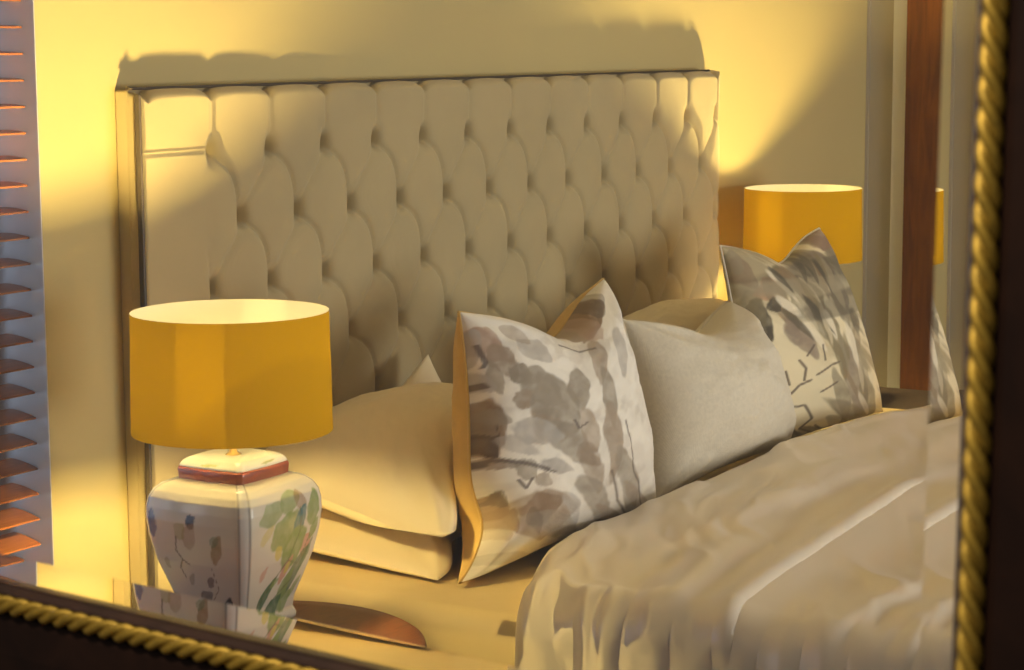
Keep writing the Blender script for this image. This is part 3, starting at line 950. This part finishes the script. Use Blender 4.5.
# ------------------------------------------------------------------ lamps
def vase_profile(z):
    """half width of the square vase at height z (0 .. .195)"""
    zs_ = [0, .006, .014, .03, .06, .09, .12, .145, .160, .172, .182, .189, .1925, .195]
    ws_ = [.0665, .067, .0630, .0655, .0770, .0880, .0950, .0982, .0978, .0950, .0890, .0800, .0700, .0600]
    return np.interp(z, zs_, ws_)
NFACE, NCH = 64, 6
def vase_mesh(parent, z0, zs, mat_, paint=True, prof=vase_profile, chamf=.16, rot=0.0, cx=0, cy=0, cap=(False, False)):
    vs, cols, ring = [], [], 4 * (NFACE + NCH)
    UVk = []
    for z in zs:
        w = float(prof(z))
        ch = w * chamf
        pts = []
        for k in range(4):
            a0 = PI / 2 * k
            # face k: outward direction d, along t
            d = np.array([math.cos(a0), math.sin(a0)]); t = np.array([-math.sin(a0), math.cos(a0)])
            for i in range(NFACE):
                s = -1 + 2 * i / (NFACE - 1)
                bow = .05 * w * (1 - s * s)
                pts.append((d * (w + bow) + t * s * (w - ch), k, s))
            a1 = a0 + PI / 2
            d2 = np.array([math.cos(a1), math.sin(a1)])
            p0 = d * w + t * (w - ch); p1 = d2 * w + t * 0 + (np.array([-math.sin(a1), math.cos(a1)])) * -(w - ch)
            for i in range(1, NCH + 1):
                f = i / (NCH + 1)
                bul = .12 * ch * math.sin(PI * f)
                q = p0 * (1 - f) + p1 * f
                pts.append((q + nz(d + d2) * bul, 4 + k, f))
        for (q, k, s) in pts:
            c, s_ = math.cos(rot), math.sin(rot)
            vs.append((cx + c * q[0] - s_ * q[1], cy + s_ * q[0] + c * q[1], z0 + z))
            UVk.append((k, s, z))
    fs = grid_faces(ring, len(zs), True)
    if cap[0]:
        fs.append(tuple(range(ring))[::-1])
    if cap[1]:
        fs.append(tuple(range((len(zs) - 1) * ring, len(zs) * ring)))
    return vs, fs, np.array(UVk)

def paint_vase(uv):
    k, s, z = uv[:, 0], uv[:, 1], uv[:, 2]
    W = (.70, .63, .49)
    col = np.ones((len(k), 3)) * np.array(W)
    GL, GD, TEAL, PINK, YL, BRN, DKB = (.26, .33, .10), (.10, .17, .07), (.07, .17, .17), (.62, .30, .20), (.62, .50, .12), (.30, .16, .06), (.05, .05, .06)
    X_, Y_ = s * 1.0, z / .195 * 2.0                   # face units
    def on(face, items, strokes):
        nonlocal col
        fm = (k == face)
        for (cx, cy, a, la, wa, c, al) in items:
            m = petal(X_, Y_, cx, cy, a, la, wa, .13, int(abs(cx * 100 + cy * 37)) % 89, .3)
            g = .8 + .4 * fbm(X_ * 9, Y_ * 9, 3, 2)
            col = blend(col, c, np.clip(m * al * g, 0, 1) * fm)
        for pts, w, c in strokes:
            col = blend(col, c, .8 * stroke(X_, Y_, pts, w) * fm)
    leafy = [(-.45, 1.62, .3, .30, .13, GL, .7), (.05, 1.72, .2, .28, .12, GL, .75), (.35, 1.70, -.3, .16, .10, BRN, .6), (.75, 1.55, 1.1, .24, .16, GL, .85), (-.1, 1.35, .5, .34, .2, GL, .85), (.32, 1.43, .9, .22, .12, TEAL, .9),
             (.62, 1.05, .8, .16, .15, PINK, .85), (.22, 1.08, .6, .36, .22, GL, .9), (-.25, 1.05, .4, .10, .10, YL, .8), (.1, .78, .9, .20, .10, PINK, .8), (.14, .80, .9, .09, .06, YL, .9), (.5, .70, .9, .40, .15, GD, .75),
             (-.45, .45, .7, .34, .10, GD, .9), (.25, .5, 1.0, .24, .14, GL, .8), (-.05, .22, .5, .30, .15, GD, .85), (.45, .28, .4, .24, .11, GL, .8), (.72, .9, 1.1, .2, .08, GD, .6), (-.2, .62, .3, .12, .05, GL, .7)]
    stems = [([(-.7, .3), (-.3, .6), (.1, .9), (.35, 1.3), (.3, 1.6)], .018, (.15, .15, .07)), ([(.1, .9), (.5, .8), (.7, 1.2)], .014, (.15, .15, .07)), ([(-.6, .12), (0, .4), (.5, .6)], .014, (.15, .15, .07))]
    left = [(.02, 1.53, .7, .13, .10, DKB, .95), (-.05, 1.32, .9, .24, .16, (.40, .27, .16), .55), (-.25, 1.38, .7, .16, .12, (.34, .33, .12), .5), (.55, 1.18, 1.2, .26, .13, BRN, .75), (.52, 1.3, .4, .12, .08, GD, .5), (.32, .70, .6, .12, .08, (.12, .06, .07), .7), (.1, .45, .4, .24, .12, (.12, .07, .06), .7),
            (.22, .28, .3, .28, .13, (.14, .08, .05), .7), (.75, .36, 1.2, .18, .14, (.07, .03, .03), .9), (-.2, .7, .8, .14, .06, (.25, .18, .1), .5), (-.92, 1.45, 1.5, .22, .12, (.08, .14, .25), .85), (-.75, .9, .8, .10, .08, (.3, .2, .1), .5)]
    lst = [([(-.35, 1.3), (-.42, 1.1), (-.30, .98), (-.42, .85), (-.36, .72)], .022, (.08, .05, .04)), ([(-.3, .98), (-.15, .92)], .018, (.08, .05, .04)), ([(.4, .9), (.5, .6), (.2, .35)], .012, (.2, .13, .08))]
    leafy = [(cx, cy, a, la * 1.22, wa * 1.22, c, al) for cx, cy, a, la, wa, c, al in leafy] + [(.8, 1.25, .9, .2, .1, GL, .8), (-.6, 1.35, .6, .22, .08, YL, .5), (.75, .45, .8, .24, .1, GL, .7), (-.62, .8, .8, .16, .07, PINK, .6)]
    for f in (1, 3):
        on(f, leafy, stems)
    for f in (0, 2):
        on(f, left, lst)
    rib = (k >= 4)
    edge = np.abs(uv[:, 1] - .5) > .28
    col = np.where((rib & edge)[:, None], np.array((.34, .31, .27)), col)
    col = np.where((rib & ~edge)[:, None], np.array((.74, .71, .64)), col)
    col = np.where((z < .010)[:, None], np.array((.66, .60, .50)), col)
    return col

def make_lamp(name, label, loc, rot, zstretch=1.125, shade_bottom=.285, group=None):
    root = thing(name, label, 'lamp', loc, group)
    zs = np.r_[np.linspace(0, .02, 8), np.linspace(.023, .16, 70), np.linspace(.162, .195, 22)]
    vs, fs, uv = vase_mesh(None, 0, zs, M_vase, rot=rot, cap=(True, False))
    cols = paint_vase(uv)
    vs = [(x, y, z * zstretch) for x, y, z in vs]
    hN = .195 * zstretch
    mesh_obj('vase', vs, fs, M_vase, root, cols=cols)
    # red-brown neck band
    band = lambda z: np.interp(z, [0, .002, .018, .021], [.0585, .0600, .0612, .0585])
    vs, fs, _ = vase_mesh(None, hN - .003, [0, .0015, .004, .010, .016, .0195, .021], M_band, prof=band, rot=rot, chamf=.12, cap=(True, True))
    mesh_obj('neck_band', vs, fs, M_band, root)
    # sloping white lid with sprigs
    lid = lambda z: np.interp(z, [0, .003, .007, .011, .013], [.0590, .0585, .056, .051, .046])
    zl = [0, .001, .002, .003, .0045, .006, .007, .009, .011, .012, .013]
    vs, fs, uv = vase_mesh(None, hN + .017, zl, M_vase, prof=lid, rot=rot, chamf=.12, cap=(True, True))
    col = np.ones((len(vs), 3)) * np.array((.78, .74, .64))
    for f in range(4):
        m = petal(uv[:, 1], uv[:, 2] / .01, .1, .6, .3, .42, .16, .3, f + 3) * (uv[:, 0] == f)
        col = blend(col, (.30, .33, .12), .85 * m)
    mesh_obj('lid', vs, fs, M_vase, root, cols=col)
    # brass stem, holder, bulb, spider
    zt = hN + .030
    sb = shade_bottom
    vs, fs = lathe([(0, zt - .004), (.012, zt - .004), (.012, zt), (.006, zt + .004), (.006, sb + .004), (.016, sb + .006), (.016, sb + .034), (.013, sb + .038), (.013, sb + .054), (0, sb + .054)], 20)
    mesh_obj('stem', vs, fs, M_brass, root)
    b0 = sb + .048
    vs, fs = lathe([(.002, b0 + .004), (.013, b0 + .006), (.019, b0 + .014), (.0235, b0 + .026), (.025, b0 + .038), (.0235, b0 + .050), (.018, b0 + .059), (.009, b0 + .065), (.001, b0 + .067)], 24)
    mesh_obj('bulb', vs, fs, M_bulb, root)
    R0, R1, Hs = .1475, .1445, .177
    n = 96
    prof = [(R0 + (R1 - R0) * t, sb + Hs * t) for t in np.linspace(0, 1, 14)]
    vs, fs = lathe(prof, n)
    sh = mesh_obj('shade', vs, fs, M_shade, root)
    for (rr_, zz) in ():
        pts = []
        vs, fs = [], []
        for i in range(n):
            a = 2 * PI * i / n
            for j in range(8):
                q = 2 * PI * j / 8
                vs.append(((rr_ + .0018 * math.cos(q)) * math.cos(a), (rr_ + .0018 * math.cos(q)) * math.sin(a), zz + .003 * math.sin(q)))
        for i in range(n):
            for j in range(8):
                fs.append((i * 8 + j, ((i + 1) % n) * 8 + j, ((i + 1) % n) * 8 + (j + 1) % 8, i * 8 + (j + 1) % 8))
        mesh_obj('rim', vs, fs, M_shade, sh)
    # spider: three thin spokes to a ring above the holder
    bm = bmesh.new()
    vs_all, fs_all = [], []
    for k in range(3):
        a = 2 * PI * k / 3 + .5
        vs, fs = tube([(.016 * math.cos(a), .016 * math.sin(a), sb + .012), ((R0 - .001) * math.cos(a), (R0 - .001) * math.sin(a), sb + .012)], .0014, 6)
        o = len(vs_all)
        vs_all += list(vs); fs_all += [tuple(i + o for i in f) for f in fs]
    mesh_obj('spider_frame', vs_all, fs_all, M_brass, sh)
    return root

VROT = math.radians(-90 + 31.0 - 52 + 45)
near_lamp = make_lamp('table_lamp', 'near table lamp with yellow drum shade and square floral vase base', (2.408, 1.955, TZ), 0.0)
far_lamp = make_lamp('table_lamp', 'far table lamp with orange drum shade, behind the olive floral cushion', (4.86, 2.125, T2Z), 0.0, zstretch=1.45, shade_bottom=.357)

# ------------------------------------------------------------------ mirror in the foreground
def plane_n(p, q):
    return nz(np.cross(ray(*p), ray(*q)))
Nr = plane_n((979, 0), (953, 670)); Nb = plane_n((0, 581), (340, 660))
az = math.radians(84.5)
hvec = np.array([math.cos(az), math.sin(az), 0])
e2 = nz([hvec[0], hvec[1], -(Nb[0] * hvec[0] + Nb[1] * hvec[1]) / Nb[2]])      # away, along the bottom rail
e1 = nz(np.cross(e2, Nr)); e1 = e1 if e1[2] > 0 else -e1                       # up, along the right rail
e3 = nz(np.cross(e1, e2)); e3 = e3 if e3[0] < 0 else -e3                       # towards the viewer
corner_ray = nz(np.cross(Nr, Nb))
if corner_ray[0] < 0:
    corner_ray = -corner_ray
O = EYE + corner_ray * 1.08            # inner lower right corner of the frame opening
MW, MH = 1.02, .92                      # opening
mirror = thing('mirror', 'large mirror in a dark wood frame with twisted gold rope moulding', 'mirror', tuple(O))
def mp(a, b_, c):
    """a along the bottom rail, b up, c towards the viewer"""
    return O + e2 * a + e1 * b_ + e3 * c
def relv(vs):
    return [np.array(v) - O for v in vs]
def rail_mesh(profile):
    """profile: (distance outwards from the opening, height towards viewer), swept round the four mitred corners"""
    vs, fs = [], []
    for (d, hgt) in profile:
        for (a, b_) in ((-d, -d), (MW + d, -d), (MW + d, MH + d), (-d, MH + d)):
            vs.append(mp(a, b_, hgt))
    n = len(profile)
    for i in range(n):
        i2 = (i + 1) % n
        for k in range(4):
            k2 = (k + 1) % 4
            fs.append((i * 4 + k, i * 4 + k2, i2 * 4 + k2, i2 * 4 + k))
    return relv(vs), fs
ROPE_D, ROPE_R = .0122, .0062
vs, fs = rail_mesh([(.0005, -.012), (.0005, .003), (.006, .0045), (.0184, .0045), (.0195, .008), (.024, .010), (.045, .013), (.085, .012), (.105, .004), (.108, -.012), (.06, -.014)])
mesh_obj('frame', vs, fs, M_frame, mirror, smooth=False)
vs, fs = rail_mesh([(.0000, -.010), (.0000, .0012), (.0008, .0030), (.0040, .0072), (.0056, .0080), (.0062, .0065), (.003, -.006)])
mesh_obj('inner_slip', vs, fs, M_slip, mirror, smooth=False)
def rope(p0, p1, up):
    L = np.linalg.norm(p1 - p0); t = (p1 - p0) / L
    ea = up; eb = np.cross(t, ea)
    ROPE_P = .0435
    n, m_ = int(L / .0008), 36
    vs = []
    for i in range(n + 1):
        s = L * i / n
        for j in range(m_):
            q = 2 * PI * j / m_
            ph = 3 * (q + 2 * PI * s / ROPE_P) / 2
            rr_ = ROPE_R * (.34 + .74 * abs(math.cos(ph)) ** .6)
            vs.append(p0 + t * s + rr_ * (math.cos(q) * ea + math.sin(q) * eb))
    fs = grid_faces(m_, n + 1, True)
    return relv(vs), fs
d = ROPE_D
for p0, p1 in ((mp(-d, -d, .0088), mp(MW + d, -d, .0088)), (mp(-d, MH + d, .0088), mp(-d, -d, .0088)), (mp(MW + d, MH + d, .0088), mp(-d, MH + d, .0088)), (mp(MW + d, -d, .0088), mp(MW + d, MH + d, .0088))):
    vs, fs = rope(p0, p1, e3)
    mesh_obj('rope_moulding', vs, fs, M_gold, mirror)
# bevelled glass: flat back, front face sloping down to a thin edge all round
BEV, TG, SLOPE = .0185, .005, .079
dp = BEV * SLOPE
ex_ = .003
ring = [(-ex_, -ex_), (MW + ex_, -ex_), (MW + ex_, MH + ex_), (-ex_, MH + ex_)]
inn = [(BEV, BEV), (MW - BEV, BEV), (MW - BEV, MH - BEV), (BEV, MH - BEV)]
zf, zb_ = -.002, -.002 - TG
vs = [mp(a, b_, zb_) for a, b_ in ring] + [mp(a, b_, zf - dp * (1 + ex_ / BEV)) for a, b_ in ring] + [mp(a, b_, zf) for a, b_ in inn]
fs = [(3, 2, 1, 0), (8, 9, 10, 11)]
for k in range(4):
    k2 = (k + 1) % 4
    fs.append((k, k2, 4 + k2, 4 + k)); fs.append((4 + k, 4 + k2, 8 + k2, 8 + k))
gl = mesh_obj('bevelled_glass', relv(vs), fs, M_glass, mirror, smooth=False)
bm = bmesh.new(); bm.from_mesh(gl.data); bmesh.ops.recalc_face_normals(bm, faces=bm.faces); bm.to_mesh(gl.data); bm.free()

# ------------------------------------------------------------------ daylight and added frame spot
wd = bpy.data.worlds.new('dusk'); S.world = wd; wd.use_nodes = True
bg = wd.node_tree.nodes['Background']
bg.inputs['Color'].default_value = (1.0, .93, .82, 1)
bg.inputs['Strength'].default_value = .13
la = bpy.data.lights.new('window_daylight', 'AREA')
la.shape = 'RECTANGLE'; la.size = WFX1 - WFX0 - .1; la.size_y = WFZ1 - WFZ0 - .1
la.energy = 88; la.color = (1.0, .975, .92)
lo = bpy.data.objects.new('window_daylight', la); C.objects.link(lo)
lo.location = ((WFX0 + WFX1) / 2, FY - .02, (WFZ0 + WFZ1) / 2)
lo.rotation_euler = (math.radians(90), 0, 0)

lb = bpy.data.lights.new('window_dusk', 'AREA')
lb.shape = 'RECTANGLE'; lb.size = JX - WXL; lb.size_y = WZ1 - WZ0
lb.energy = 13; lb.color = (.62, .76, 1.0)
lbo = bpy.data.objects.new('window_dusk', lb); C.objects.link(lbo)
lbo.location = ((JX + WXL) / 2, WY + .35, (WZ0 + WZ1) / 2)
lbo.rotation_euler = (math.radians(-90), 0, 0)
sp = bpy.data.lights.new('frame_fill_spot', 'SPOT')  # added spot with no fixture, brightens the gold rope frame
sp.energy = 40; sp.color = (1.0, .90, .70); sp.spot_size = math.radians(75); sp.spot_blend = .8; sp.shadow_soft_size = .12
so = bpy.data.objects.new('frame_fill_spot', sp); C.objects.link(so)
so.location = (.30, .70, 2.3)
so.rotation_euler = (Vector((1.0, .55, 1.25)) - Vector(so.location)).to_track_quat('-Z', 'Y').to_euler()

# ------------------------------------------------------------------ colour management
S.view_settings.view_transform = 'Standard'
S.view_settings.look = 'None'
S.view_settings.exposure = 0.14
S.view_settings.gamma = 1.0
S.view_settings.use_curve_mapping = False
S.cycles.use_denoising = True
S.cycles.max_bounces = 10
S.cycles.diffuse_bounces = 5
S.cycles.transmission_bounces = 8
S.cycles.caustics_refractive = False
S.cycles.caustics_reflective = False
S.cycles.sample_clamp_indirect = 6.0
bpy.context.view_layer.update()
